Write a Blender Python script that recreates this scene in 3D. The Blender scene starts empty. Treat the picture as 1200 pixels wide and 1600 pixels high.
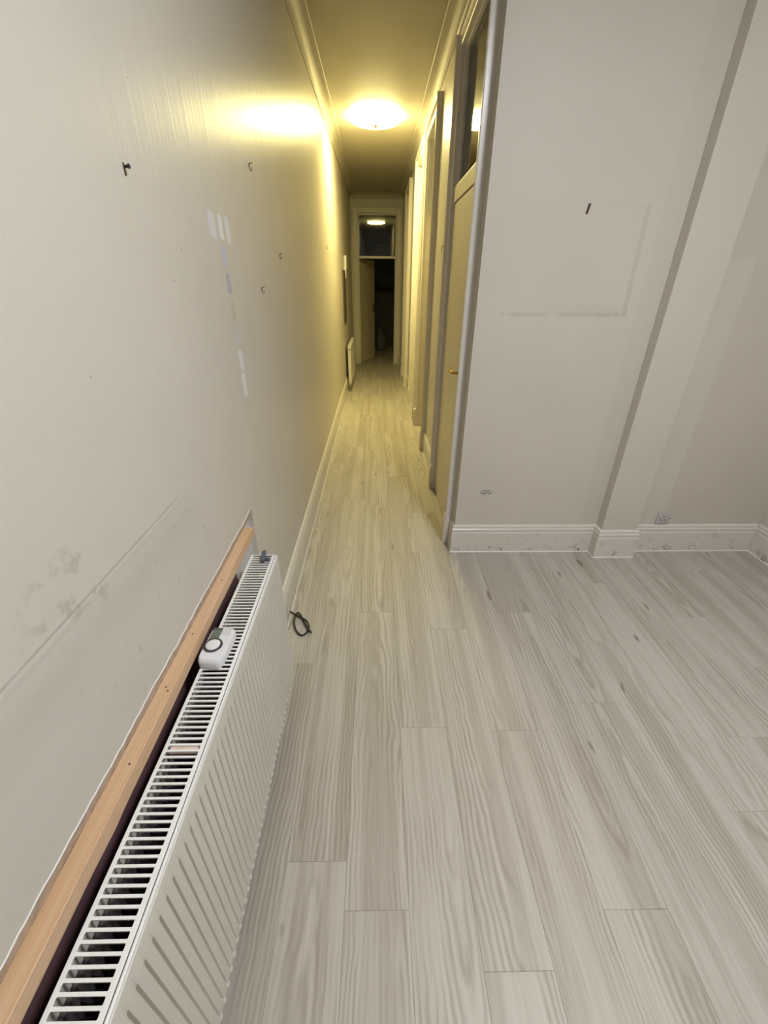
import bpy, bmesh, math, random
from mathutils import Vector, Matrix
random.seed(7)
S = bpy.context.scene
COL = S.collection

# ------------------------------------------------------------------ camera, world, lights, exposure
F_PX, CAM_H = 660.0, 1.56
PITCH, ROLL, YAW = math.radians(28.8), math.radians(.35), math.radians(1.07)
cy, sy = math.cos(YAW), math.sin(YAW)
fwd = Vector((sy*math.cos(PITCH), cy*math.cos(PITCH), -math.sin(PITCH)))
rgt = Vector((cy, -sy, 0)); upv = rgt.cross(fwd)
c_, s_ = math.cos(ROLL), math.sin(ROLL)
R2 = rgt*c_ + upv*s_; U2 = upv*c_ - rgt*s_
cam = bpy.data.cameras.new('camera'); co = bpy.data.objects.new('camera', cam); COL.objects.link(co)
cam.sensor_fit = 'HORIZONTAL'; cam.sensor_width = 36; cam.lens = 36*F_PX/1200
cam.clip_start = .02; cam.clip_end = 60
co.matrix_world = Matrix(((R2.x, U2.x, -fwd.x, 0), (R2.y, U2.y, -fwd.y, 0), (R2.z, U2.z, -fwd.z, CAM_H), (0, 0, 0, 1)))
S.camera = co
w = bpy.data.worlds.new('world'); S.world = w; w.use_nodes = True
w.node_tree.nodes['Background'].inputs[0].default_value = (.01, .01, .01, 1)
w.node_tree.nodes['Background'].inputs[1].default_value = .15
S.view_settings.view_transform = 'Standard'; S.view_settings.look = 'None'
S.view_settings.gamma = 1; S.view_settings.use_curve_mapping = False
S.view_settings.exposure = 0.0
CORR_LAMP = ((1.0, .86, .345), 118.0)      # colour, strength of the glowing bowl in the corridor
ROOM_LAMP = ((.96, 1.0, 1.055), 138.0)    # the room's own lamp, above and behind the camera
CORR_POS = (-.003, 5.35); ROOM_POS = (.98, .32)

# ------------------------------------------------------------------ dimensions (metres)
XL, XR = -.478, .495          # corridor / left wall plane and right corridor wall plane
YF, XRR, YB = 2.31, 2.47, -2.3   # facing wall, room right wall, wall behind camera
YE, ZC = 9.42, 2.925          # end wall, ceiling

# ------------------------------------------------------------------ node helpers
class V:
    def __init__(s, nt, sock): s.nt, s.s = nt, sock
    def _m(s, op, *o, clamp=False):
        n = s.nt.nodes.new('ShaderNodeMath'); n.operation = op; n.use_clamp = clamp
        for i, a in enumerate((s,)+o):
            if isinstance(a, V): s.nt.links.new(a.s, n.inputs[i])
            else: n.inputs[i].default_value = a
        return V(s.nt, n.outputs[0])
    def __add__(s, o): return s._m('ADD', o)
    __radd__ = __add__
    def __mul__(s, o): return s._m('MULTIPLY', o)
    __rmul__ = __mul__
    def __sub__(s, o): return s._m('SUBTRACT', o)
    def __rsub__(s, o): return (s*-1.0)+o
    def __truediv__(s, o): return s._m('DIVIDE', o)
    def absv(s): return s._m('ABSOLUTE')
    def sin(s): return s._m('SINE')
    def sqrt(s): return s._m('SQRT')
    def pw(s, e): return s._m('POWER', e)
    def mn(s, o): return s._m('MINIMUM', o)
    def mx(s, o): return s._m('MAXIMUM', o)
    def step(s, a, b):          # smooth 0..1 as the value goes a -> b
        n = s.nt.nodes.new('ShaderNodeMapRange'); n.interpolation_type = 'SMOOTHSTEP'
        s.nt.links.new(s.s, n.inputs[0]); n.inputs[1].default_value = a; n.inputs[2].default_value = b
        return V(s.nt, n.outputs[0])
def between(v, a, b, soft): return v.step(a-soft, a+soft)*(1.0-v.step(b-soft, b+soft))
class MatB:
    def __init__(s, name, rough=.5, spec=.5, metal=0):
        s.m = bpy.data.materials.new(name); s.m.use_nodes = True; s.nt = s.m.node_tree
        s.b = s.nt.nodes['Principled BSDF']
        s.b.inputs['Roughness'].default_value = rough; s.b.inputs['Metallic'].default_value = metal
        s.b.inputs['Specular IOR Level'].default_value = spec
    def coords(s):
        n = s.nt.nodes.new('ShaderNodeTexCoord'); q = s.nt.nodes.new('ShaderNodeSeparateXYZ')
        s.nt.links.new(n.outputs['Object'], q.inputs[0]); return [V(s.nt, q.outputs[i]) for i in range(3)]
    def rand(s):
        return V(s.nt, s.nt.nodes.new('ShaderNodeObjectInfo').outputs['Random'])
    def noise(s, x, y, z, scale=1, detail=3, rough=.5, dist=0, four=None):
        c = s.nt.nodes.new('ShaderNodeCombineXYZ')
        for i, a in enumerate((x, y, z)):
            if isinstance(a, V): s.nt.links.new(a.s, c.inputs[i])
            else: c.inputs[i].default_value = a
        n = s.nt.nodes.new('ShaderNodeTexNoise'); s.nt.links.new(c.outputs[0], n.inputs['Vector'])
        n.inputs['Scale'].default_value = scale; n.inputs['Detail'].default_value = detail
        n.inputs['Roughness'].default_value = rough; n.inputs['Distortion'].default_value = dist
        return V(s.nt, n.outputs[0])
    def mix(s, f, a, b):
        n = s.nt.nodes.new('ShaderNodeMix'); n.data_type = 'RGBA'
        if isinstance(f, V): s.nt.links.new(f.s, n.inputs[0])
        else: n.inputs[0].default_value = f
        for k, c in ((6, a), (7, b)):
            if isinstance(c, tuple): n.inputs[k].default_value = (*c, 1)
            else: s.nt.links.new(c, n.inputs[k])
        return n.outputs[2]
    def col(s, c):
        if isinstance(c, tuple): s.b.inputs['Base Color'].default_value = (*c, 1)
        else: s.nt.links.new(c, s.b.inputs['Base Color'])
    def bump(s, h, strength=1, dist=.001):
        n = s.nt.nodes.new('ShaderNodeBump'); s.nt.links.new(h.s, n.inputs['Height'])
        n.inputs['Strength'].default_value = strength; n.inputs['Distance'].default_value = dist
        s.nt.links.new(n.outputs[0], s.b.inputs['Normal'])
    def rough(s, v): s.nt.links.new(v.s, s.b.inputs['Roughness'])

def simple(name, col, rough=.5, metal=0, spec=.5, mott=.0, scale=20, bump=0):
    m = MatB(name, rough, spec, metal)
    if mott or bump:
        x, y, z = m.coords(); n = m.noise(x, y, z, scale, 4)
        m.col(m.mix(n.step(.3, .7), tuple(c*(1-mott) for c in col), tuple(min(1, c*(1+mott)) for c in col)))
        if bump: m.bump(m.noise(x, y, z, scale*6, 2), .4, bump)
    else: m.col(col)
    return m.m

WALLC = (.60, .555, .475)
# left wall: eggshell paint with long vertical brush drag, crease of a removed dado rail, paper seam, smudges
def mat_left():
    m = MatB('left_wall_paint', .36, .15); x, y, z = m.coords()
    big = m.noise(x, y, z, 1.3, 3); med = m.noise(x, y, z, 7, 4)
    c = m.mix(big.step(.3, .7), (.585, .552, .495), (.615, .575, .505))
    c = m.mix(med.step(.45, .8)*.10, c, (.50, .46, .39))
    wob = (m.noise(0, 0, z, 2.2, 2)-.5)*.12
    crease_z = z-1.10
    on = (1.0-y.step(.93, 1.02))
    line = (1.0-crease_z.absv().step(.0006, .0042))*on
    c = m.mix(line*.62*med.step(.25, .5), c, (.33, .30, .25))
    below = (1.0-crease_z.step(-.07, 0.0))*on*crease_z.step(-.16, -.05)
    c = m.mix(below*.22, c, (.40, .36, .30))  # soft shadow below the crease, painted into the wall colour
    # hand smudges beside the crease
    sp = m.noise(x, y, z, 26, 5, .65)
    reg = between(y, .43, .62, .05)*between(z, 1.08, 1.2, .03)
    c = m.mix(sp.step(.52, .68)*reg*.45, c, (.33, .30, .25))
    reg2 = between(y, .45, 1.2, .15)*between(z, .86, 1.08, .06)
    c = m.mix(sp.step(.60, .70)*reg2*.35, c, (.36, .32, .27))
    dots = m.noise(x, y, z, 55, 1); c = m.mix(dots.step(.80, .83)*.7, c, (.12, .09, .07))
    seam = y-2.30-wob
    sl = (1.0-seam.absv().step(.0, .006))
    c = m.mix(sl*.12, c, (.40, .34, .26))
    m.col(c)
    streak = m.noise(x, y, z*.035, 75, 3, .6); broad = m.noise(x, y, z*.10, 9, 2)
    fine = m.noise(x, y, z, 180, 2)
    h = streak*1.3+broad*2.6+fine*.12+(1.0-seam.absv().step(.0, .010))*1.3+(1.0-(crease_z+.008).absv().step(.0, .014))*on*1.4
    m.bump(h, .55, .0011)
    m.rough(.315+med*.04)
    return m.m
def mat_front():
    m = MatB('facing_wall_paint', .5, .4); x, y, z = m.coords()
    big = m.noise(x, y, z, 1.6, 3); med = m.noise(x, y, z, 9, 4); sp = m.noise(x, y, z, 30, 5, .65)
    c = m.mix(big.step(.3, .7), (.59, .55, .48), (.62, .575, .505))
    c = m.mix(med.step(.5, .85)*.08, c, (.46, .42, .35))
    # greener repaint strip left of the chase, old outline of a removed cupboard on its right
    c = m.mix(between(x, 1.295, 1.4, .006)*.35, c, (.545, .53, .43))
    c = m.mix(x.step(1.80, 1.82)*.26, c, (.46, .405, .33))
    c = m.mix(between(x, 1.62, 1.81, .01)*z.step(1.63, 1.69)*.25, c, (.46, .405, .33))
    # dust outline left by a picture frame
    bx_ = between(x, .62, 1.25, .004)
    l1 = (1.0-(z-1.412).absv().step(.003, .014))*bx_*m.noise(x, 0, 0, 12, 3).step(.35, .6)
    l1b = (1.0-(z-1.43).absv().step(.0, .05))*bx_*.25*x.step(.7, 1.1)
    bz_ = between(z, 1.41, 1.86, .01)
    l2 = (1.0-(x-1.237+(z-1.41)*.02).absv().step(.004, .018))*bz_*.5
    l3 = (1.0-(z-1.86).absv().step(.0, .012))*between(x, .62, 1.22, .02)*.14
    c = m.mix((l1*.7+l1b+l2+l3).mn(1.0)*.5, c, (.34, .31, .27))
    # scribble of scuffs low on the wall
    ex = (x-.668)/.042; ez = (z-.425)/.02; e = 1.0-(ex*ex+ez*ez).step(.5, 1.2)
    st = m.noise(x*.35, 0, z, 150, 2, .5)
    c = m.mix(e*st.step(.44, .56)*.9, c, (.17, .16, .16))
    dots = m.noise(x, y, z, 42, 1); c = m.mix(dots.step(.80, .83)*.6, c, (.2, .15, .12))
    m.col(c)
    m.bump(m.noise(x, y, z, 60, 4)+m.noise(x, y, z, 3, 2)*3.0, .35, .0008)
    return m.m
def mat_wall(name='corridor_wall_paint', c0=(.60, .565, .50), rough=.36):
    m = MatB(name, rough, .5); x, y, z = m.coords()
    c = m.mix(m.noise(x, y, z, 2, 3).step(.3, .7), tuple(v*.97 for v in c0), c0)
    m.col(c); m.bump(m.noise(x, y, z*.05, 70, 3)+m.noise(x, y, z, 120, 2)*.3, .3, .0006)
    return m.m
def mat_ceiling():
    m = MatB('ceiling_paint', .55, .35); x, y, z = m.coords()
    m.col(m.mix(m.noise(x, y, z, 3, 3).step(.3, .7), (.46, .425, .35), (.485, .45, .37)))
    m.bump(m.noise(x*.25, y, z, 22, 3)+m.noise(x, y, z, 2.0, 2)*2.0, .4, .0012)
    return m.m
def mat_trim():
    m = MatB('trim_gloss_paint', .30, .5); x, y, z = m.coords()
    n = m.noise(x, y, z, 14, 5, .65); n2 = m.noise(x, y, z, 60, 3)
    c = m.mix(n.step(.3, .7), (.66, .625, .565), (.70, .66, .60))
    low = 1.0-z.step(.01, .06)
    c = m.mix(n.step(.52, .66)*.38*(1.0-z.step(.12, .2)), c, (.42, .38, .33))
    c = m.mix(n.step(.56, .61)*n2.step(.45, .6)*low*.85, c, (.13, .10, .09))
    m.col(c); m.bump(m.noise(x, y, z, 40, 3), .25, .0005)
    return m.m
def mat_plank():
    m = MatB('oak_look_plank', .42, .45); x, y, z = m.coords(); r = m.rand()
    ox = r*37.0; oy = r*91.0
    wobx = (m.noise(x*6+ox, y*2.6+oy, 0, 1, 2)-.5)
    xo = (r*13.7)._m('FRACT')*.16-.08
    yo = (r*29.3)._m('FRACT')*1.4-.7
    wv = m.noise(x*11+ox, y*4.5+oy, 0, 1, 2, .5)-.5
    wv2 = m.noise(x*34+ox, y*17+oy, 0, 1, 2, .5)-.5
    yy = (y-yo)*.055+wobx*.02
    xx = (x-xo+wobx*.03)
    frq = m.noise(x*5+oy, y*1.3+ox, 3.0, 1, 1)*220.0+300.0
    rings = ((xx*xx+yy*yy).sqrt()*frq+wv*12.0+wv2*2.2)
    g = (rings.sin()*.5+.5).pw(1.5)
    fib = m.noise(x*230+ox, y*5+oy, 0, 1, 3, .6)
    fib2 = m.noise(x*70+ox, y*1.6+oy, 0, 1, 3, .6)
    strip = m.noise(x*15+ox*2, y*.35+oy, 0, 1, 1, .4)
    amt = m.noise(x*9+oy, y*1.3+ox, 0, 1, 2).step(.38, .60)
    c = m.mix(strip.step(.40, .58), (.40, .36, .305), (.515, .477, .42))
    c = m.mix((r*7.31)._m('FRACT')*.35, c, (.455, .42, .37))
    c = m.mix(fib2.step(.42, .70)*.40, c, (.35, .31, .26))
    c = m.mix(g*(amt*.58+.06), c, (.275, .235, .185))
    c = m.mix(fib.step(.42, .74)*.25, c, (.64, .61, .56))
    kn = m.noise(x*16+ox, y*5+oy, 0, 1, 0)
    c = m.mix(kn.step(.80, .84)*.75, c, (.17, .135, .10))
    m.col(c)
    m.bump(fib*.7+g*.3, .25, .0004)
    m.rough(.40+fib2*.12)
    return m.m
def mat_pine():
    m = MatB('pine_batten_wood', .5, .4); x, y, z = m.coords()
    n = m.noise(x*40, y*1.5, z*40, 1, 3); g = m.noise(x*160, y*3, z*160, 1, 3)
    c = m.mix(n.step(.3, .7), (.60, .385, .225), (.70, .485, .32))
    c = m.mix(g.step(.45, .7)*.35, c, (.50, .32, .17))
    kn = m.noise(x*40, y*22, z*40, 1, 0)
    c = m.mix(kn.step(.86, .89)*.7, c, (.20, .09, .04))
    m.col(c); m.bump(g, .3, .0005); return m.m
def mat_emit(name, col, st):
    m = bpy.data.materials.new(name); m.use_nodes = True; nt = m.node_tree
    e = nt.nodes.new('ShaderNodeEmission'); e.inputs[0].default_value = (*col, 1); e.inputs[1].default_value = st
    nt.links.new(e.outputs[0], nt.nodes['Material Output'].inputs[0]); nt.nodes.remove(nt.nodes['Principled BSDF']); return m
def mat_glass():
    m = bpy.data.materials.new('window_glass'); m.use_nodes = True; nt = m.node_tree
    nt.nodes.remove(nt.nodes['Principled BSDF'])
    g = nt.nodes.new('ShaderNodeBsdfGlossy'); g.inputs['Roughness'].default_value = .03
    t = nt.nodes.new('ShaderNodeBsdfTransparent'); t.inputs[0].default_value = (.75, .78, .78, 1)
    fr = nt.nodes.new('ShaderNodeFresnel'); fr.inputs[0].default_value = 1.52
    mu = nt.nodes.new('ShaderNodeMath'); mu.operation = 'MULTIPLY'; mu.inputs[1].default_value = 1.15; mu.use_clamp = True
    nt.links.new(fr.outputs[0], mu.inputs[0])
    mx = nt.nodes.new('ShaderNodeMixShader'); nt.links.new(mu.outputs[0], mx.inputs[0])
    nt.links.new(t.outputs[0], mx.inputs[1]); nt.links.new(g.outputs[0], mx.inputs[2])
    nt.links.new(mx.outputs[0], nt.nodes['Material Output'].inputs[0]); return m

M = dict(left=mat_left(), front=mat_front(), wall=mat_wall(), ceil=mat_ceiling(), trim=mat_trim(), plank=mat_plank(),
    slab=simple('floor_underlay', (.22, .20, .17), .9, mott=.1), pine=mat_pine(), glass=mat_glass(),
    door=simple('door_cream_paint', (.70, .63, .47), .38, mott=.03, scale=6, bump=.0004),
    darkroom=simple('painted_dark_room', (.07, .075, .08), .7, mott=.1, scale=3),  # near-black wall colour carries the darkness of the unlit rooms
    maroon=simple('maroon_painted_plaster', (.13, .065, .072), .7, mott=.25, scale=9, bump=.001),
    plaster=simple('bare_plaster', (.50, .39, .30), .8, mott=.12, scale=60, bump=.001),
    pale=simple('pale_grey_undercoat', (.58, .57, .58), .6, mott=.04, scale=12),
    rad=simple('radiator_enamel', (.66, .63, .565), .35, mott=.03, scale=4),
    grille=simple('white_grille_enamel', (.80, .79, .77), .3, mott=.015, scale=30),
    fin=simple('dark_steel_and_shade', (.075, .066, .062), .5, mott=.2, scale=30),  # shade inside the radiator put into the colour; bezel and screws share it
    copper=simple('dusty_bracket_steel', (.62, .50, .43), .6, mott=.2, scale=40),
    black=simple('black_cable_rubber', (.012, .012, .014), .35),
    gkey=simple('slate_grey_plastic', (.10, .11, .15), .4),
    plastic=simple('white_plastic', (.74, .73, .75), .35),
    socket=simple('pale_grey_socket_plastic', (.50, .47, .475), .4, mott=.05, scale=80),
    hole=simple('socket_hole_black', (.02, .018, .018), .8),
    lcd=simple('grey_green_display', (.14, .16, .13), .2), chrome=simple('dark_chrome', (.12, .11, .13), .25, metal=.8),
    brass=simple('aged_brass', (.45, .30, .10), .3, metal=1), bronze=simple('dark_bronze_wire', (.10, .055, .025), .5, metal=.4),
    rust=simple('rusty_brown_metal', (.085, .028, .018), .7), dark=simple('dark_brown_board', (.085, .055, .035), .5, mott=.2, scale=12),
    cloth=simple('bag_cloth_dimmed', (.15, .15, .15), .8, mott=.1, scale=9),  # pale cloth darkened in colour to look dimly lit
    sealant=simple('white_sealant', (.80, .79, .76), .4), steel=simple('valve_steel', (.45, .43, .38), .35, metal=1))

# ------------------------------------------------------------------ mesh helpers
def link(name, bm, mat, parent=None, smooth=False, loc=(0, 0, 0)):
    me = bpy.data.meshes.new(name); bmesh.ops.recalc_face_normals(bm, faces=bm.faces[:]); bm.to_mesh(me); bm.free()
    if smooth:
        for p in me.polygons: p.use_smooth = True
        if smooth != 'all':
            me.set_sharp_from_angle(angle=math.radians(35))
    for mm in (mat if isinstance(mat, list) else [mat]): me.materials.append(mm)
    o = bpy.data.objects.new(name, me); COL.objects.link(o); o.location = loc
    if parent: o.parent = parent
    return o
def box(bm, x0, x1, y0, y1, z0, z1, bev=0, mi=0):
    v = [bm.verts.new(p) for p in ((x0,y0,z0),(x1,y0,z0),(x1,y1,z0),(x0,y1,z0),(x0,y0,z1),(x1,y0,z1),(x1,y1,z1),(x0,y1,z1))]
    fs = [bm.faces.new([v[i] for i in q]) for q in ((3,2,1,0),(4,5,6,7),(0,1,5,4),(1,2,6,5),(2,3,7,6),(3,0,4,7))]
    for f_ in fs: f_.material_index = mi
    if bev:
        es = {e for f_ in fs for e in f_.edges}
        bmesh.ops.bevel(bm, geom=list(es), offset=bev, segments=2, affect='EDGES', profile=.5)
    return v
def B(): return bmesh.new()
def bxo(name, mat, dims, parent=None, bev=0):
    bm = B(); box(bm, *dims, bev=bev); return link(name, bm, mat, parent)
def tube(bm, pts, r, n=8, cap=True, radii=None):
    pts = [Vector(p) for p in pts]; rings = []; prev = None
    for i, p in enumerate(pts):
        t = (pts[min(i+1, len(pts)-1)]-pts[max(i-1, 0)]).normalized()
        if prev is None:
            a = Vector((0, 0, 1)) if abs(t.z) < .9 else Vector((1, 0, 0)); u = t.cross(a).normalized()
        else: u = (prev-t*prev.dot(t)).normalized()
        prev = u; v = t.cross(u); rr = radii[i] if radii else r
        rings.append([bm.verts.new(p+(u*math.cos(2*math.pi*k/n)+v*math.sin(2*math.pi*k/n))*rr) for k in range(n)])
    for a, b in zip(rings, rings[1:]):
        for k in range(n): bm.faces.new((a[k], a[(k+1) % n], b[(k+1) % n], b[k]))
    if cap: bm.faces.new(rings[0][::-1]); bm.faces.new(rings[-1])
def smoothpts(pts, k=6):
    pts = [Vector(p) for p in pts]; P = [pts[0]]+pts+[pts[-1]]; out = []
    for i in range(1, len(P)-2):
        for j in range(k):
            t = j/k; a, b, c, d = P[i-1:i+3]
            out.append(.5*((2*b)+(c-a)*t+(2*a-5*b+4*c-d)*t*t+(3*b-a-3*c+d)*t**3))
    return out+[pts[-1]]
def lathe(bm, prof, c, n=40, axis='z'):
    rings = []
    for r, h in prof:
        ring = []
        for k in range(n):
            a = 2*math.pi*k/n; q = (r*math.cos(a), r*math.sin(a), h)
            if axis == 'x': q = (h, q[0], q[1])
            if axis == 'y': q = (q[0], h, q[1])
            ring.append(bm.verts.new(Vector(q)+Vector(c)))
        rings.append(ring)
    for a, b in zip(rings, rings[1:]):
        for k in range(n): bm.faces.new((a[k], a[(k+1) % n], b[(k+1) % n], b[k]))
    bm.faces.new(rings[0][::-1]); bm.faces.new(rings[-1])
def sweep(bm, path, prof):
    """profile (d, z) swept on the floor plan along path; d goes to the left of travel; mitred, capped"""
    P = [Vector(p) for p in path]; rings = []
    for i, p in enumerate(P):
        def nrm(a, b): t = (b-a).normalized(); return Vector((-t.y, t.x))
        if i == 0: m = nrm(P[0], P[1])
        elif i == len(P)-1: m = nrm(P[-2], P[-1])
        else:
            n1, n2 = nrm(P[i-1], p), nrm(p, P[i+1]); m = (n1+n2); m = m/(m.length_squared/2)
        rings.append([bm.verts.new((p.x+m.x*d, p.y+m.y*d, z)) for d, z in prof])
    for a, b in zip(rings, rings[1:]):
        for k in range(len(prof)): j = (k+1) % len(prof); bm.faces.new((a[k], a[j], b[j], b[k]))
    bm.faces.new(rings[0][::-1]); bm.faces.new(rings[-1])
def empty(name, loc=(0, 0, 0)):
    o = bpy.data.objects.new(name, None); COL.objects.link(o); o.location = loc; o.empty_display_size = .1; return o
def tag(o, label, cat, group=None):
    o['label'] = label; o['category'] = cat
    if group: o['group'] = group
    return o
def struct(o, label=None):
    o['kind'] = 'structure'
    if label: o['label'] = label
    return o

# ------------------------------------------------------------------ structure
# floor: planks 0.1835 x 1.22 m, every column with its own stagger
fl = struct(bxo('floor', M['slab'], (-1.3, XRR+.15, YB-.15, 12.6, -.08, -.004)), 'pale greige oak-look plank floor')
PW, PL, X0 = .1835, 1.22, -.096
phase = {-3: .88, -2: .165, -1: .62, 0: .503, 1: 1.057, 2: .378, 3: 1.04, 4: .495, 5: 1.16, 6: .282, 7: .74, 8: 1.0, 9: .45, 10: .12, 11: .86, 12: .55, 13: .2, -4: .3, -5: .8, -6: 1.0, -7: .5}
def plank_mesh(wd, ln):
    bm = B(); g = .00012; e = .0006
    a, b = wd/2-g, ln/2-g
    lo = [bm.verts.new((sx*a, sy_*b, -.004)) for sx, sy_ in ((-1,-1),(1,-1),(1,1),(-1,1))]
    mi_ = [bm.verts.new((sx*a, sy_*b, -.0009)) for sx, sy_ in ((-1,-1),(1,-1),(1,1),(-1,1))]
    up = [bm.verts.new((sx*(a-e), sy_*(b-e), 0)) for sx, sy_ in ((-1,-1),(1,-1),(1,1),(-1,1))]
    bm.faces.new(up); bm.faces.new(lo[::-1])
    for p_, q_ in ((lo, mi_), (mi_, up)):
        for k in range(4): j = (k+1) % 4; bm.faces.new((p_[k], p_[j], q_[j], q_[k]))
    me = bpy.data.meshes.new('plank'); bmesh.ops.recalc_face_normals(bm, faces=bm.faces[:]); bm.to_mesh(me); bm.free()
    me.materials.append(M['plank']); return me
cache = {}
def plank(x0, x1, y0, y1):
    if x1-x0 < .01 or y1-y0 < .01: return
    key = (round(x1-x0, 4), round(y1-y0, 4))
    if key not in cache: cache[key] = plank_mesh(x1-x0, y1-y0)
    o = bpy.data.objects.new('plank', cache[key]); COL.objects.link(o); o.parent = fl
    o.location = ((x0+x1)/2, (y0+y1)/2, 0)
for k in range(-3, 14):
    xa, xb = X0+PW*k, X0+PW*(k+1)
    lo, hi = YB, (YE+.1 if xa < XR else YF)
    n = math.floor((lo-phase[k])/PL)
    while True:
        ya = phase[k]+PL*n; yb = ya+PL; n += 1
        if ya >= hi: break
        plank(max(xa, -.56), min(xb, XRR), max(ya, lo), min(yb, hi))
for k in range(-3, 6):   # unlit room past the far door
    xa, xb = X0+PW*k, X0+PW*(k+1)
    n = math.floor((YE+.1-phase[k])/PL)
    while True:
        ya = phase[k]+PL*n; yb = ya+PL; n += 1
        if ya >= 12: break
        plank(xa, xb, max(ya, YE+.1), min(yb, 12))

# left wall with the recess cut behind the radiator
RY0, RY1, RZ = -.46, 1.42, .796
bm = B()
def grid_wall(bm, y0, y1, z0, z1, x):   # front skin only facing +x handled by boxes
    box(bm, x-.14, x, y0, y1, z0, z1)
grid_wall(bm, YB-.15, YE+.1, RZ, ZC, XL)
grid_wall(bm, RY1, YE+.1, 0, RZ, XL)
grid_wall(bm, YB-.15, RY0, 0, RZ, XL)
wl = struct(link('wall_left', bm, M['left']), 'long cream-painted left wall with scuffs and filler marks')
bm = B(); box(bm, XL-.14, -.500, RY0, 1.215, 0, RZ)
link('recess_back', bm, M['maroon'], wl)['label'] = 'dark maroon strip of old wall behind the near radiator'
bm = B(); box(bm, XL-.14, -.498, 1.215, RY1, 0, RZ)
link('recess_patch', bm, M['pale'], wl)['label'] = 'pale undercoated end of the recess'
# ragged bare plaster lip
bm = B(); prev = None; N = 150
for i in range(N+1):
    y = RY0+(RY1-.005-RY0)*i/N
    a = random.uniform(-.0016, .0016)+.0015*math.sin(y*23); b = random.uniform(-.001, .001)
    zt = .7965+a+(.0035 if y > 1.36 else 0)
    cur = [bm.verts.new(p) for p in ((XL+.0012, y, zt+.0012), (XL+.0018, y, zt), (-.4825+b, y, .7695), (-.5, y, .7695), (-.5, y, zt+.004))]
    if prev:
        for k in range(5):
            f_ = bm.faces.new((prev[k], cur[k], cur[(k+1) % 5], prev[(k+1) % 5])); f_.material_index = 1 if k in (0, 4) else 0
    prev = cur
link('plaster_lip', bm, [M['plaster'], M['sealant']], wl)['label'] = 'chipped bare plaster edge above the batten'
# paint test swatches
def swatch(pts_c, wdt, hgt, col, lab, nm='paint_swatch'):
    bm = B(); y, z = pts_c; vs = []; n = 20
    for i in range(n):
        a = 2*math.pi*i/n; cc, ss = math.cos(a), math.sin(a)
        px_ = math.copysign(abs(cc)**.45, cc)*wdt/2; pz_ = math.copysign(abs(ss)**.35, ss)*hgt/2
        px_ += random.uniform(-.002, .002)
        vs.append((y+px_, z+pz_+random.uniform(-.002, .002)+px_*-.12))
    f0 = [bm.verts.new((XL, a, b)) for a, b in vs]; f1 = [bm.verts.new((XL+.0007, a, b)) for a, b in vs]
    bm.faces.new(f1); bm.faces.new(f0[::-1])
    for i in range(n): bm.faces.new((f0[i], f0[(i+1) % n], f1[(i+1) % n], f1[i]))
    o = link(nm, bm, simple('swatch_paint_'+lab.split()[0], col, .45, mott=.03, scale=40), wl); o['label'] = lab
swatch((1.487, 1.697), .060, .066, (.66, .66, .71), 'lavender-white paint swatch, widest and leftmost of the top three')
swatch((1.566, 1.699), .038, .062, (.74, .745, .78), 'cool white paint swatch, middle of the top three')
swatch((1.634, 1.695), .044, .074, (.70, .70, .72), 'off-white paint swatch, rightmost of the top three')
swatch((1.560, 1.621), .040, .062, (.50, .53, .62), 'pale blue paint swatch, highest of the single column')
swatch((1.564, 1.546), .038, .058, (.42, .43, .49), 'grey-blue paint swatch below the pale blue one')
swatch((1.571, 1.466), .040, .068, (.545, .475, .41), 'beige paint swatch with a faint outline')
swatch((1.574, 1.392), .034, .052, (.57, .55, .575), 'faint lilac paint swatch below the beige one')
swatch((1.574, 1.308), .041, .070, (.70, .69, .72), 'whitish paint swatch, second from the bottom')
swatch((1.570, 1.226), .043, .084, (.74, .735, .75), 'whitish rounded paint swatch, lowest of the column')

# facing wall with the boxed chase, right wall, wall behind camera
bm = B()
box(bm, XR, XRR+.15, YF, YF+.15, 0, ZC); box(bm, 1.403, 1.630, 2.24, YF, 0, ZC, bev=.003)
wf = struct(link('wall_front', bm, M['front']), 'cream wall facing the camera with boxed pipe chase')
wr = struct(bxo('wall_right', M['wall'], (XRR, XRR+.15, YB-.15, YF, 0, ZC)), 'cream side wall at the right edge')
wb = struct(bxo('wall_back', M['wall'], (XL, XRR, YB-.15, YB, 0, ZC)))
# corridor right wall
D = [(2.48, 3.26), (4.26, 5.04), (5.31, 6.09), (7.23, 8.02)]
bm = B(); prevy = YF+.15
for a, b in D:
    box(bm, XR, XR+.13, prevy, a, 0, ZC); prevy = b
    box(bm, XR, XR+.13, a, b, 2.72, ZC)
box(bm, XR, XR+.13, prevy, YE+.1, 0, ZC)
wc = struct(link('wall_corridor', bm, M['wall']), 'cream right-hand corridor wall with doorways')
# end wall
EO = (-.347, .372, 2.612)
bm = B()
box(bm, XL, EO[0], YE, YE+.1, 0, ZC); box(bm, EO[1], XR, YE, YE+.1, 0, ZC); box(bm, EO[0], EO[1], YE, YE+.1, EO[2], ZC)
we = struct(link('wall_end', bm, M['wall']), 'narrow end wall of the corridor around the far doorway')
# unlit rooms beyond the doorways
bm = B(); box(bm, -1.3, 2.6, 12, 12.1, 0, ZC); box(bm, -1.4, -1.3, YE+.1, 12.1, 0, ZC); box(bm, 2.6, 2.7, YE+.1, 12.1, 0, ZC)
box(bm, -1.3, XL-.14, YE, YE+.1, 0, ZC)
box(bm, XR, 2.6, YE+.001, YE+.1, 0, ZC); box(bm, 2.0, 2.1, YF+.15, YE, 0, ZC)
struct(link('wall_beyond', bm, M['darkroom']), 'walls of the unlit rooms, darkness put into their colour')
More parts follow.
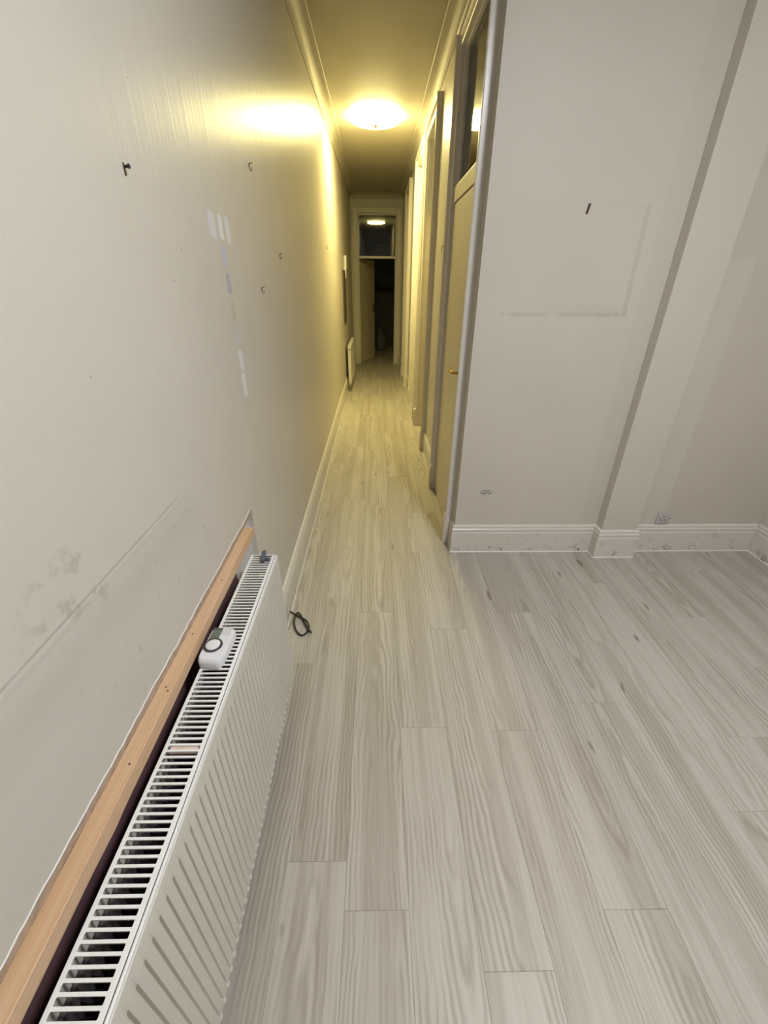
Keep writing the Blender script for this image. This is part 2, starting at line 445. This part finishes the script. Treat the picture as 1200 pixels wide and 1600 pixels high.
# ceiling
bm = B()
box(bm, XL-.14, XRR+.15, YB-.15, YF+.001, ZC, ZC+.1)
box(bm, XL-.14, XRR+.15, YF+.001, 4.861, ZC, ZC+.1); box(bm, XL-.14, XRR+.15, 4.866, 12.1, ZC+.0015, ZC+.1)
box(bm, -1.4, XL-.14, YE, 12.1, ZC, ZC+.1)
struct(link('ceiling', bm, M['ceil']), 'cream ceiling running down the corridor')
# cornice
cp = [(0, ZC-.086), (.006, ZC-.086), (.008, ZC-.079)]
for i in range(9):
    a = math.pi/2*i/8; cp.append((.080-.070*math.cos(a)+.0, ZC-.008-.070*(1-math.sin(a))))
cp += [(.084, ZC-.008), (.088, ZC-.004), (.088, ZC), (0, ZC)]
bm = B(); sweep(bm, [(XR, YF), (XR, YE), (XL, YE), (XL, YF)], cp)
struct(link('trim_1', bm, M['ceil'], smooth=True), 'cove cornice around the corridor ceiling')
# baseboards
bp = [(0, 0), (.018, 0), (.018, .142), (.0145, .148), (.0145, .1515), (.017, .156), (.017, .168), (.0115, .1735), (.0115, .1775), (.014, .182), (.011, .191), (0, .1965)]
sp_ = [(.0165, 0), (.022, 0), (.0215, .0012), (.0185, .0045), (.0165, .0045)]
def skirting(name, path, lab=None):
    bm = B(); sweep(bm, path, bp); o = struct(link(name, bm, M['trim']), lab)
    bm = B(); sweep(bm, path, sp_); link('sealant_line', bm, M['sealant'], o)
    return o
skirting('baseboard_left', [(XL, YE-.004), (XL, RY1)], 'white moulded baseboard along the left wall')
skirting('baseboard_front', [(XRR-.019, YF), (1.63, YF), (1.63, 2.24), (1.403, 2.24), (1.403, YF), (XR, YF), (XR, 2.40)], 'scuffed cream baseboard stepping around the boxed chase')
skirting('baseboard_right', [(XRR, YB), (XRR, YF-.002)], 'cream baseboard under the right wall')
ar = .08
for i, (a, b) in enumerate(((D[0][1]+ar, D[1][0]-ar), (D[1][1]+ar, D[2][0]-ar), (D[2][1]+ar, D[3][0]-ar), (D[3][1]+ar, YE-.03))):
    skirting('baseboard_corridor', [(XR, a+.001), (XR, b-.001)], ['baseboard between first and second corridor doors', 'short baseboard between second and third corridor doors', 'baseboard between third and fourth corridor doors', 'baseboard beside the far end of the corridor'][i])

# doors ------------------------------------------------------------
AP = [(0, 0), (0, .022), (.005, .026), (.018, .026), (.022, .020), (.047, .023), (.053, .030), (.056, .040), (.066, .045), (.076, .045), (.080, .040), (.080, 0)]
def architrave(i0, i1, zt, f, mat, parent, prof=AP, lab=None):
    bm = B(); rings = []
    for cyy, cz, sw, sz in ((i0, 0, -1, 0), (i0, zt, -1, 1), (i1, zt, 1, 1), (i1, 0, 1, 0)):
        rings.append([bm.verts.new(f(cyy+sw*w_, cz+sz*w_, p_)) for w_, p_ in prof])
    for a, b in zip(rings, rings[1:]):
        for k in range(len(prof)): j = (k+1) % len(prof); bm.faces.new((a[k], a[j], b[j], b[k]))
    bm.faces.new(rings[0][::-1]); bm.faces.new(rings[-1])
    o = link('architrave', bm, mat, parent)
    if lab: o['label'] = lab
    return o
fx = lambda a, b, p: (XR-p, a, b)
def plinth(parent, y0, y1):
    bm = B(); pr = [(.0, 0), (.052, 0), (.052, .165), (.049, .185), (.044, .2), (0, .2)]
    r0 = [bm.verts.new((XR-d, y0, z)) for d, z in pr]; r1 = [bm.verts.new((XR-d, y1, z)) for d, z in pr]
    for k in range(6): j = (k+1) % 6; bm.faces.new((r0[k], r0[j], r1[j], r1[k]))
    bm.faces.new(r0[::-1]); bm.faces.new(r1); link('plinth_block', bm, M['trim'], parent)
ZT = 2.692
def door(n, a, b, leafx, glassy, lab):
    d = struct(empty(f'door_{n}', (XR, (a+b)/2, 0)), lab)
    inv = Matrix.Translation((-XR, -(a+b)/2, 0))
    kids = []
    def add(o): kids.append(o); return o
    add(architrave(a, b, ZT, fx, M['trim'], d))
    plinth(d, a-.084, a-.002); plinth(d, b+.002, b+.084)
    bm = B(); box(bm, XR, XR+.13, a, a+.012, 0, ZT+.012); box(bm, XR, XR+.13, b-.012, b, 0, ZT+.012); box(bm, XR, XR+.13, a+.012, b-.012, ZT, ZT+.028)
    link('door_lining', bm, M['trim'], d)
    lf = bxo('door_leaf', M['door'], (leafx, leafx+.036, a+.014, b-.014, .007, 1.976), d, bev=.0015)
    tr = bxo('transom', M['door'], (leafx-.006, min(leafx+.07, XR+.128), a+.012, b-.012, 1.984, 2.066), d, bev=.004)
    if glassy:
        bxo('glass_pane', M['glass'], (leafx+.022, leafx+.026, a+.030, b-.030, 2.062, ZT-.016), d)
        bm = B()
        for q in ((a+.012, a+.032, 2.066, ZT), (b-.032, b-.012, 2.066, ZT), (a+.032, b-.032, ZT-.018, ZT)):
            box(bm, leafx+.004, leafx+.044, q[0], q[1], q[2], q[3], bev=.002)
        link('fanlight_frame', bm, M['trim'], d)
    else:
        bxo('upper_panel', M['door'], (leafx+.01, leafx+.03, a+.012, b-.012, 2.066, ZT), d, bev=.001)
    for o in d.children: o.matrix_parent_inverse = inv
    return d, lf
def lever(parent_leaf, x, y, z, sy_):
    pl = bxo('handle_plate', M['brass'], (x-.003, x, y-.02, y+.02, z-.082, z+.082), parent_leaf, bev=.001)
    bm = B(); tube(bm, smoothpts([(x-.002, y, z+.015), (x-.045, y, z+.015), (x-.052, y+.008*sy_, z+.015), (x-.053, y+.05*sy_, z+.017), (x-.050, y+.10*sy_, z+.012), (x-.046, y+.112*sy_, z+.020)], 5), .008, 10)
    lathe(bm, [(.012, -.006), (.014, -.003), (.012, 0)], (x-.005, y, z+.015), 14, 'x')
    lv = link('handle_lever', bm, M['brass'], parent_leaf, smooth='all')
    return pl, lv
d1, lf1 = door(1, *D[0], .492, True, 'nearest corridor door, cream flush leaf with glazed fanlight and brass lever')
for o in lever(lf1, .492, 2.55, 1.07, 1): o.matrix_parent_inverse = Matrix.Identity(4)
door(2, *D[1], .575, True, 'second corridor doorway, deep reveal')
door(3, *D[2], .515, False, 'third corridor door, pale closed leaf')
door(4, *D[3], .515, False, 'fourth corridor door, furthest on the right')
bpy.context.view_layer.update()

# far door (door_5) in the end wall
d5 = struct(empty('door_5', (0, YE, 0)), 'far open door at the corridor end under a dark fanlight')
fy = lambda a, b, p: (a, YE-p, b)
APE = [(0, 0), (0, .018), (.006, .024), (.03, .020), (.06, .024), (.075, .034), (.092, .034), (.098, .028), (.098, 0)]
architrave(EO[0], EO[1], EO[2], fy, M['trim'], d5, APE)
bm = B(); box(bm, EO[0], EO[0]+.014, YE, YE+.1, 0, EO[2]); box(bm, EO[1]-.014, EO[1], YE, YE+.1, 0, EO[2]); box(bm, EO[0]+.014, EO[1]-.014, YE, YE+.1, EO[2]-.012, EO[2]+.001)
link('door_lining', bm, M['trim'], d5)
bxo('transom', M['trim'], (EO[0]+.014, EO[1]-.014, YE-.004, YE+.09, 1.912, 1.958), d5, bev=.004)
bxo('glass_pane', M['glass'], (EO[0]+.014, EO[1]-.014, YE+.040, YE+.044, 1.956, EO[2]-.011), d5)
bm = B(); Lw = .715; box(bm, 0, Lw, 0, .036, .008, 1.906, bev=.0015)
leaf5 = link('door_leaf', bm, M['door'], d5); ang = math.atan2(.71, .31)
leaf5.location = (EO[0]+.02, YE+.105, 0); leaf5.rotation_euler = (0, 0, ang)
bm = B(); box(bm, Lw-.085, Lw-.045, -.003, 0, .93, 1.10)
tube(bm, [(Lw-.065, 0, 1.03), (Lw-.065, -.045, 1.03), (Lw-.16, -.048, 1.03)], .008, 8)
link('door_handle', bm, M['bronze'], leaf5)
for o in d5.children:
    o.matrix_parent_inverse = Matrix.Translation((0, -YE, 0))

# ------------------------------------------------------------------ near radiator
RX0, RX1, RYa, RYb, RZ0, RZ1 = -.437, -.346, -.38, 1.222, .118, .720
rad = tag(empty('radiator', ((RX0+RX1)/2, (RYa+RYb)/2, 0)), 'large cream ribbed panel radiator on the left wall beside the camera', 'radiator')
def rp(name, bm, mat, smooth=False, lab=None):
    o = link(name, bm, mat, rad, smooth); o.matrix_parent_inverse = Matrix.Translation(-Vector(rad.location))
    if lab: o['label'] = lab
    return o
def ribbed(bm, x, y0, y1, z0, z1, pitch, depth, sgn=1, n=None):
    """vertical fluted pressed panel, rounded flute ends, narrow grooves between broad ribs"""
    n = n or int((y1-y0)/pitch); pts = []
    zs = [z0, z0+.004, z0+.020, z0+.026, z0+.034, z1-.054, z1-.047, z1-.040, z1-.004, z1]
    inset = [-.008, -.003, -.001, 0, 0, 0, 0, 0, -.0015, -.006]
    zf = [0, 0, 0, .35, 1, 1, .35, 0, 0, 0]
    ys = [y0]; pf = [0]
    m0 = (y1-y0-n*pitch)/2
    for i in range(n):
        b = y0+m0+i*pitch
        for t, g in ((0, .0), (.20, .05), (.38, .14), (.455, .92), (.50, 1), (.545, .92), (.62, .14), (.80, .05)):
            ys.append(b+t*pitch); pf.append(g)
    ys.append(y1); pf.append(0)
    grid = []
    for z, ins, zz in zip(zs, inset, zf):
        grid.append([bm.verts.new((x+sgn*(ins-depth*g*zz), y, z)) for y, g in zip(ys, pf)])
    for a, b in zip(grid, grid[1:]):
        for k in range(len(ys)-1): bm.faces.new((a[k], a[k+1], b[k+1], b[k]))
bm = B(); ribbed(bm, RX1, RYa, RYb, RZ0, RZ1-.004, .025, .0072)
rp('front_panel', bm, M['rad'], True)
bm = B(); box(bm, RX1-.018, RX1-.0085, RYa+.003, RYb-.003, RZ0, RZ1-.012); rp('front_panel_back', bm, M['fin'])  # inner face coloured dark for the shade between the panels
bm = B(); ribbed(bm, RX0+.001, RYa+.004, RYb-.004, RZ0+.01, RZ1-.010, .025, .004, -1)
rp('rear_panel', bm, M['rad'], True)
bm = B(); box(bm, RX0+.0085, RX0+.015, RYa+.003, RYb-.003, RZ0+.01, RZ1-.030); rp('rear_panel_back', bm, M['fin'])  # same dark colour in place of shade behind the grille
# bottom scallops of the front panel seam
bm = B()
for i in range(int((RYb-RYa)/.025)):
    yb = RYa+.015+i*.025
    lathe(bm, [(.002, -.003), (.0065, 0), (.0065, .004), (.003, .006)], (RX1-.0045, yb, RZ0+.012), 8, 'x')
o = rp('seam_dimples', bm, M['rad'], True); o['kind'] = 'stuff'
# side covers
for yy0, yy1, nm in ((RYb-.002, RYb, 'side_cover'), (RYa, RYa+.002, 'side_cover')):
    bm = B(); box(bm, RX0+.002, RX1-.010, yy0, yy1, RZ0+.03, RZ1-.002); rp(nm, bm, M['rad'])
# convector fins: two folded sheets
bm = B()
for xm in (RX0+.034, RX1-.036):
    prevv = None; n = 0; y = RYa+.012
    while y < RYb-.01:
        for dx, dy in ((-.014, 0), (.012, .0045), (.012, .013), (-.014, .0175)):
            cur = (bm.verts.new((xm+dx, y+dy, .15)), bm.verts.new((xm+dx, y+dy, .668)))
            if prevv: bm.faces.new((prevv[0], cur[0], cur[1], prevv[1]))
            prevv = cur
        y += .026
o = rp('convector_fins', bm, M['fin']); o['kind'] = 'stuff'
# grille: two rails, end pieces, slats 12.8 mm apart
gz0, gz1 = RZ1-.0035, RZ1
bm = B()
box(bm, RX0, RX0+.0075, RYa, RYb, gz0, gz1, bev=.0008); box(bm, RX0, RX0+.0015, RYa, RYb, gz1-.016, gz0+.001)
box(bm, RX1-.0180, RX1-.0095, RYa, RYb, gz0, gz1, bev=.0008)
box(bm, RX0+.0075, RX1-.0180, RYa, RYa+.006, gz0, gz1); box(bm, RX0+.0075, RX1-.0180, RYb-.004, RYb, gz0, gz1)
rp('grille_frame', bm, M['grille'])
bm = B(); box(bm, RX1-.0080, RX1-.0030, RYa, RYb, RZ1-.012, RZ1-.0005, bev=.0015); rp('panel_rim', bm, M['grille'])
bm = B(); xa_, xb_ = RX0+.0073, RX1-.0178; c = .0013; wv_ = .0022
pf_ = [(xa_, -wv_-c), (xa_+c*.35, -wv_-c*.35), (xa_+c, -wv_), (xb_-c, -wv_), (xb_-c*.35, -wv_-c*.35), (xb_, -wv_-c), (xb_, wv_+c), (xb_-c*.35, wv_+c*.35), (xb_-c, wv_), (xa_+c, wv_), (xa_+c*.35, wv_+c*.35), (xa_, wv_+c)]
t0 = [bm.verts.new((x, y, gz1-.0003)) for x, y in pf_]; t1 = [bm.verts.new((x, y, gz0)) for x, y in pf_]
bm.faces.new(t0); bm.faces.new(t1[::-1])
for k in range(12): j = (k+1) % 12; bm.faces.new((t0[k], t0[j], t1[j], t1[k]))
first = None; yy = RYb-.006-.0100
while yy > RYa+.008:
    if first is None: first = rp('slat', bm, M['grille']); o = first
    else: o = first.copy(); COL.objects.link(o)
    o.location = (0, yy, 0); yy -= .01285
bm = B(); box(bm, RX0+.012, RX1-.022, .5225, .5365, RZ1-.010, RZ1-.0045, bev=.001); rp('bracket_strip', bm, M['copper'], lab='dusty pinkish bracket showing through one grille slot')
bm = B()
for yv in (1.10, 1.117): box(bm, RX0+.05, RX0+.066, yv, yv+.006, RZ1-.013, RZ1-.010)
rp('paper_scrap', bm, simple('pale_yellow_paper', (.65, .62, .25), .8), lab='pale yellow scraps fallen inside the grille')
for yb in (-.2, 1.0):   # wall brackets
    bm = B(); box(bm, -.50, RX0+.004, yb-.015, yb+.015, .25, .262); box(bm, -.50, -.495, yb-.02, yb+.02, .2, .6); rp('wall_bracket', bm, M['grille'])
bm = B(); tube(bm, [(RX0+.045, RYb+.004, .14), (RX0+.045, RYb+.03, .14)], .009, 10)
tube(bm, smoothpts([(RX0+.045, RYb+.03, .14), (RX0+.045, RYb+.035, .12), (RX0+.045, RYb+.035, -.004)], 4), .0075, 10)
lathe(bm, [(.013, .0), (.014, .02), (.012, .035)], (RX0+.045, RYb+.032, .13), 14)
rp('lockshield_valve', bm, M['steel'], True)
bm = B(); tube(bm, [(RX0+.045, RYa-.03, -.004), (RX0+.045, RYa-.03, .14), (RX0+.045, RYa+.002, .145)], .0075, 10)
rp('feed_pipe', bm, M['steel'], True)

# batten
bm = B(); ys = [RY0+.01]; bt = []
prev = None
for i in range(61):
    y = RY0+.012+(1.328-RY0-.012)*i/60
    lo = .7335+.0015*math.sin(y*9)+(-.004*math.exp(-((y-.375)/.03)**2))
    x1 = -.4512+.0006*math.sin(y*5)
    cur = [bm.verts.new(p) for p in ((-.4835, y, lo), (x1-.0015, y, lo), (x1, y, lo+.0015), (x1, y, .7665), (x1-.0015, y, .768), (-.4835, y, .768))]
    if prev:
        for k in range(6): j = (k+1) % 6; bm.faces.new((prev[k], prev[j], cur[j], cur[k]))
    else: bm.faces.new(cur[::-1])
    prev = cur
bm.faces.new(prev)
bat = tag(link('wooden_batten', bm, M['pine']), 'bare pine batten fixed along the wall behind the near radiator', 'batten')
for y, x in ((.640, -.468), (.630, -.460), (.47, -.462), (.80, -.470), (1.02, -.466)):
    bm = B(); lathe(bm, [(.0022, -.0004), (.0022, .0003)], (x, y, .768), 10); link('screw_hole', bm, M['rust'], bat)

# ------------------------------------------------------------------ small things
def rbox_prof(bm, outline, z0, z1, top_in, c):
    """prism from outline with rounded top edge; c is a shift function"""
    layers = [(0, z0), (0, z0+(z1-z0)*.62), (top_in*.30, z0+(z1-z0)*.86), (top_in, z1)]
    cx_ = sum(p[0] for p in outline)/len(outline); cy_ = sum(p[1] for p in outline)/len(outline); rings = []
    for ins, z in layers:
        ring = []
        for x, y in outline:
            dx, dy = x-cx_, y-cy_; L = math.hypot(dx, dy); ring.append(bm.verts.new(c((x-dx/L*ins, y-dy/L*ins, z))))
        rings.append(ring)
    for a, b in zip(rings, rings[1:]):
        for k in range(len(outline)): j = (k+1) % len(outline); bm.faces.new((a[k], a[j], b[j], b[k]))
    bm.faces.new(rings[0][::-1]); bm.faces.new(rings[-1])
AX, AY = -.4095, .787
al = tag(empty('alarm_unit', (AX, AY, RZ1)), 'white pocket alarm unit with round button and grey display on radiator grille', 'alarm')
al.rotation_euler = (0, 0, math.radians(-3)); al.scale = (.92, .92, .92)
outl = []
for i in range(40):
    a = 2*math.pi*i/40; cc, ss = math.cos(a), math.sin(a); e1 = .30 if ss > 0 else .55
    outl.append((math.copysign(abs(cc)**.32, cc)*.0345, math.copysign(abs(ss)**e1, ss)*.064))
bm = B(); rbox_prof(bm, outl, 0, .030, .007, lambda p: p); link('housing', bm, M['plastic'], al, True)
bm = B(); box(bm, -.0275, -.0010, .010, .058, .029, .0308, bev=.0004); dp = link('display', bm, M['lcd'], al)
bm = B(); box(bm, -.0255, -.003, .050, .056, .0308, .0311); link('display_bezel', bm, M['fin'], dp)
for i in range(4):
    bm = B(); box(bm, .002+i*.0062, .0045+i*.0062, .030, .054, .0292, .0303); link('speaker_slot', bm, M['socket'], al)
bm = B(); lathe(bm, [(.0255, .028), (.0255, .0325), (.0235, .0338), (.0205, .0338), (.0192, .031)], (-.006, -.008, 0), 40); link('button_ring', bm, M['chrome'], al, True)
bm = B(); lathe(bm, [(.0192, .029), (.0192, .0335), (.017, .0350), (.0, .0354)][:3], (-.006, -.008, 0), 40); link('push_button', bm, M['plastic'], al, True)

kx, ky = -.377, 1.186
rk = tag(empty('radiator_key', (kx, ky, RZ1)), 'small slate-grey plastic bleed key lying on the far end of the grille', 'key')
bm = B(); tube(bm, [(-.006, -.020, .011), (-.010, .022, .020)], .007, 12, radii=[.0065, .008]); link('barrel', bm, M['gkey'], rk, True)
bm = B(); box(bm, -.016, .014, -.006, .004, 0.0003, .014, bev=.003); link('wing', bm, M['gkey'], rk, True)
bm = B(); lathe(bm, [(.0045, -.004), (.0045, .002)], (-.010, .026, .0205), 10, 'y'); link('socket_tip', bm, M['black'], rk)

# knotted cable at the foot of the left wall
def img(u, v, z):
    r = R2*((u-600)/F_PX)+U2*((800-v)/F_PX)+fwd; p = Vector((0, 0, CAM_H))+r*((z-CAM_H)/r.z); return (p.x, p.y, z)
cab = [(290, 370, .030), (420, 450, .024), (530, 510, .016), (680, 590, .018), (770, 640, .020), (850, 700, .013), (902, 830, .011), (870, 960, .008), (720, 1075, .006), (570, 960, .008), (508, 750, .010), (528, 580, .010), (600, 468, .012), (680, 530, .010), (740, 650, .009), (830, 820, .009), (905, 930, .018), (978, 1010, .010)]
pts = [img(430+a/17.14, 930+b/17.14, z) for a, b, z in cab]
pts[0] = (min(pts[0][0], -.462), pts[0][1], pts[0][2])
bm = B(); tube(bm, smoothpts(pts, 7), .0046, 10)
tag(link('knotted_cable', bm, M['black'], smooth='all'), 'short black cable tied in a loop knot at the foot of the left baseboard', 'cable')

# wall socket
sk = tag(empty('wall_socket', (1.820, YF, .246)), 'single grey-white power socket low on the facing wall', 'socket')
sk.rotation_euler = (0, math.radians(0), 0)
bm = B(); box(bm, -.043, .043, -.010, 0, -.043, .043, bev=.003); link('face_plate', bm, M['socket'], sk, True)
for x, z, a, b in ((-.004, .010, .003, .0055), (-.016, -.014, .0045, .003), (.009, -.014, .0045, .003)):
    bm = B(); box(bm, x-a, x+a, -.0108, -.0095, z-b, z+b); link('pin_hole', bm, M['hole'], sk)
bm = B(); box(bm, .022, .034, -.0125, -.0095, .008, .026, bev=.001); link('rocker_switch', bm, M['socket'], sk)
for x in (-.030, .034):
    bm = B(); lathe(bm, [(.0038, -.0108), (.0038, -.0095)], (x, 0, -.002), 12, 'y'); link('screw', bm, M['fin'], sk)

# light switch near the far door
sw = tag(empty('light_switch', (XR, 8.85, 1.25)), 'small white light switch on the right wall near the far door', 'switch')
bm = B(); box(bm, -.010, 0, -.043, .043, -.043, .043, bev=.003); link('face_plate', bm, M['plastic'], sw, True)
bm = B(); box(bm, -.014, -.0095, -.006, .006, -.012, .012, bev=.001); link('rocker', bm, M['plastic'], sw)

# wall hooks
def picture_hook(y, z, s, lab):
    h = tag(empty('picture_hook', (XL, y, z)), lab, 'hook')
    bm = B(); tube(bm, smoothpts([(.0015, 0, .018*s), (.002, 0, .0), (.003, .001, -.016*s), (.009*s, .004, -.022*s), (.015*s, .007, -.014*s), (.016*s, .008, -.004*s)], 5), .0024*s, 7); link('hook_wire', bm, M['bronze'], h, smooth='all')
    bm = B(); tube(bm, [(.0, .001, .014*s), (.011, .003, .020*s)], .0024*s, 7); lathe(bm, [(.0035*s, .010), (.0035*s, .0125)], (0, .003, .020*s), 10, 'x'); link('pin', bm, M['bronze'], h)
    bm = B(); box(bm, 0, .002, -.004*s, .004*s, -.006*s, .014*s, bev=.0006); link('hook_strap', bm, M['bronze'], h)
picture_hook(2.026, 1.931, .56, 'highest small bronze picture hook on the left wall, up beside the paper seam')
picture_hook(2.448, 1.660, .56, 'small bronze picture hook beyond the paper seam on the left wall')
picture_hook(1.997, 1.520, .56, 'lowest small bronze picture hook, right of the grey-blue swatch')
picture_hook(4.772, 1.826, .62, 'tiny distant picture hook on the yellow-lit left wall')
sc = tag(empty('wall_screw', (XL, 1.023, 1.745)), 'thick dark screw with a bright washer sticking out high on the left wall', 'screw'); sc.scale = (.8, .8, .8)
bm = B(); tube(bm, [(0, 0, 0), (.012, 0, .001)], .0028, 10); lathe(bm, [(.0045, .011), (.0055, .013), (.004, .015)], (0, 0, .001), 14, 'x'); link('shank', bm, M['hole'], sc, True)
bm = B(); lathe(bm, [(.0045, .005), (.0045, .0065)], (0, .003, .001), 14, 'x'); link('washer', bm, M['steel'], sc)
bm = B(); box(bm, 0, .0025, -.0026, .0026, -.017, .008, bev=.0008); link('plug_shadow', bm, M['bronze'], sc)  # plug drawn out downward as a strip for the screw's cast shadow
bm = B(); box(bm, -.0048, .0048, -.007, 0, -.019, .019, bev=.002)
for v in bm.verts: v.co.x += v.co.z*.18
nail = tag(link('wall_nail', bm, M['rust'], loc=(.954, YF, 1.846)), 'dark rusty nail plate high on the facing wall', 'nail')

# key hook on the architrave of the first door
hk = tag(empty('key_hook', (XR-.045, 3.318, 1.74)), 'small bent wire hook screwed to the nearest door frame', 'hook')
bm = B(); tube(bm, smoothpts([(0, 0, .02), (-.010, -.002, .018), (-.012, -.003, -.006), (-.014, -.010, -.018), (-.016, -.020, -.010)], 5), .0018, 7); link('hook_wire', bm, M['bronze'], hk)

# ------------------------------------------------------------------ far radiator, boards
fy0, fy1 = 6.86, 7.98
fr = tag(empty('radiator', (-.41, (fy0+fy1)/2, 0)), 'small cream radiator low on the left wall near the far door', 'radiator')
def fp(name, bm, mat, smooth=False):
    o = link(name, bm, mat, fr, smooth); o.matrix_parent_inverse = Matrix.Translation(-Vector(fr.location)); return o
bm = B(); ribbed(bm, -.386, fy0, fy1, .105, .665, .0333, .004); box(bm, -.398, -.394, fy0, fy1, .105, .66); fp('front_panel', bm, M['rad'], True)
bm = B(); box(bm, -.438, -.430, fy0, fy1, .11, .655); fp('rear_panel', bm, M['rad'])
bm = B(); box(bm, -.440, -.392, fy0-.003, fy0, .10, .675, bev=.001); fp('side_cover', bm, M['rad'])
bm = B(); box(bm, -.440, -.392, fy1, fy1+.003, .10, .675); fp('side_cover', bm, M['rad'])
bm = B(); box(bm, -.440, -.388, fy0, fy1, .665, .675, bev=.001); fp('top_grille', bm, M['grille'])
bm = B(); lathe(bm, [(.012, -.006), (.012, 0)], (-.415, fy0-.003, .62), 14, 'y'); fp('vent_plug', bm, M['bronze'])
bm = B(); tube(bm, [(-.415, fy0-.003, .13), (-.415, fy0-.035, .13)], .010, 10); tube(bm, [(-.415, fy0-.035, .14), (-.415, fy0-.035, -.004)], .009, 10); lathe(bm, [(.018, 0), (.02, .03), (.014, .04)], (-.415, fy0-.035, .07), 14)
fp('valve', bm, M['steel'], True)
for q in (fy0+.10, fy1-.14):
    bm = B(); box(bm, XL, -.440, q, q+.04, .2, .62); fp('wall_bracket', bm, M['dark'])
bm = B(); box(bm, XL, XL+.016, 6.80, 7.22, .98, 1.68, bev=.003); box(bm, XL+.0155, XL+.018, 6.83, 7.19, 1.01, 1.65)
tag(link('dark_board', bm, M['dark']), 'dark brown framed board hanging far down the left wall', 'board')
wbx = tag(empty('meter_box', (XL, 7.36, 1.72)), 'slim white wall box above the dark board', 'box')
bm = B(); box(bm, 0, .034, -.11, .13, -.01, .15, bev=.003); link('cover', bm, M['plastic'], wbx, True)
bm = B(); box(bm, 0, .026, -.14, .13, -.14, -.011, bev=.003); link('lower_cover', bm, M['plastic'], wbx, True)

# bag in the unlit room, dimness put into its colour
bm = B(); bmesh.ops.create_icosphere(bm, subdivisions=3, radius=1)
for v in bm.verts:
    n = 1+.10*math.sin(v.co.x*5+v.co.z*4)+.07*math.sin(v.co.y*9+v.co.z*3)
    z = v.co.z; wd = .11*(1.05-.55*max(z, 0))*n
    v.co = Vector((v.co.x*wd-.05*max(z, 0), v.co.y*wd, max(.0, .26+z*.30*n)))
tag(link('cloth_bag', bm, M['cloth'], smooth='all', loc=(.115, 11.3, 0)), 'pale cloth bag, dimmed in its colour, on the floor behind the far open door', 'bag')

# ------------------------------------------------------------------ lamps
def bowl_lamp(x, y, mat_bowl, lab, r=.20):
    t = tag(empty('ceiling_light', (x, y, ZC)), lab, 'lamp')
    bm = B(); lathe(bm, [(.075, 0), (.075, -.014), (.05, -.026), (.012, -.030)], (0, 0, 0), 32); link('ceiling_rose', bm, M['plastic'], t, True)
    pr = []
    for i in range(13):
        a = math.pi/2*i/12; pr.append((max(.004, r*math.cos(a)), -.030-.034*math.sin(a)))
    bm = B(); lathe(bm, [(r-.012, -.028), (r, -.028)]+pr, (0, 0, 0), 48); link('glass_bowl', bm, mat_bowl, t, True)
    bm = B(); lathe(bm, [(.004, -.028), (.004, -.033)], (0, 0, 0), 10); link('stem', bm, M['brass'], t)
    bm = B(); lathe(bm, [(.020, -.0630), (.026, -.068), (.014, -.077), (.009, -.092), (.012, -.100), (.004, -.114)], (0, 0, 0), 20); link('finial', bm, M['bronze'], t, True)
    return t
bowl_lamp(*CORR_POS, mat_emit('lit_yellow_glass', *CORR_LAMP), 'glowing round glass bowl light on the corridor ceiling', .235)
bowl_lamp(*ROOM_POS, mat_emit('lit_white_glass', *ROOM_LAMP), 'round glass bowl light on the room ceiling, above the camera')
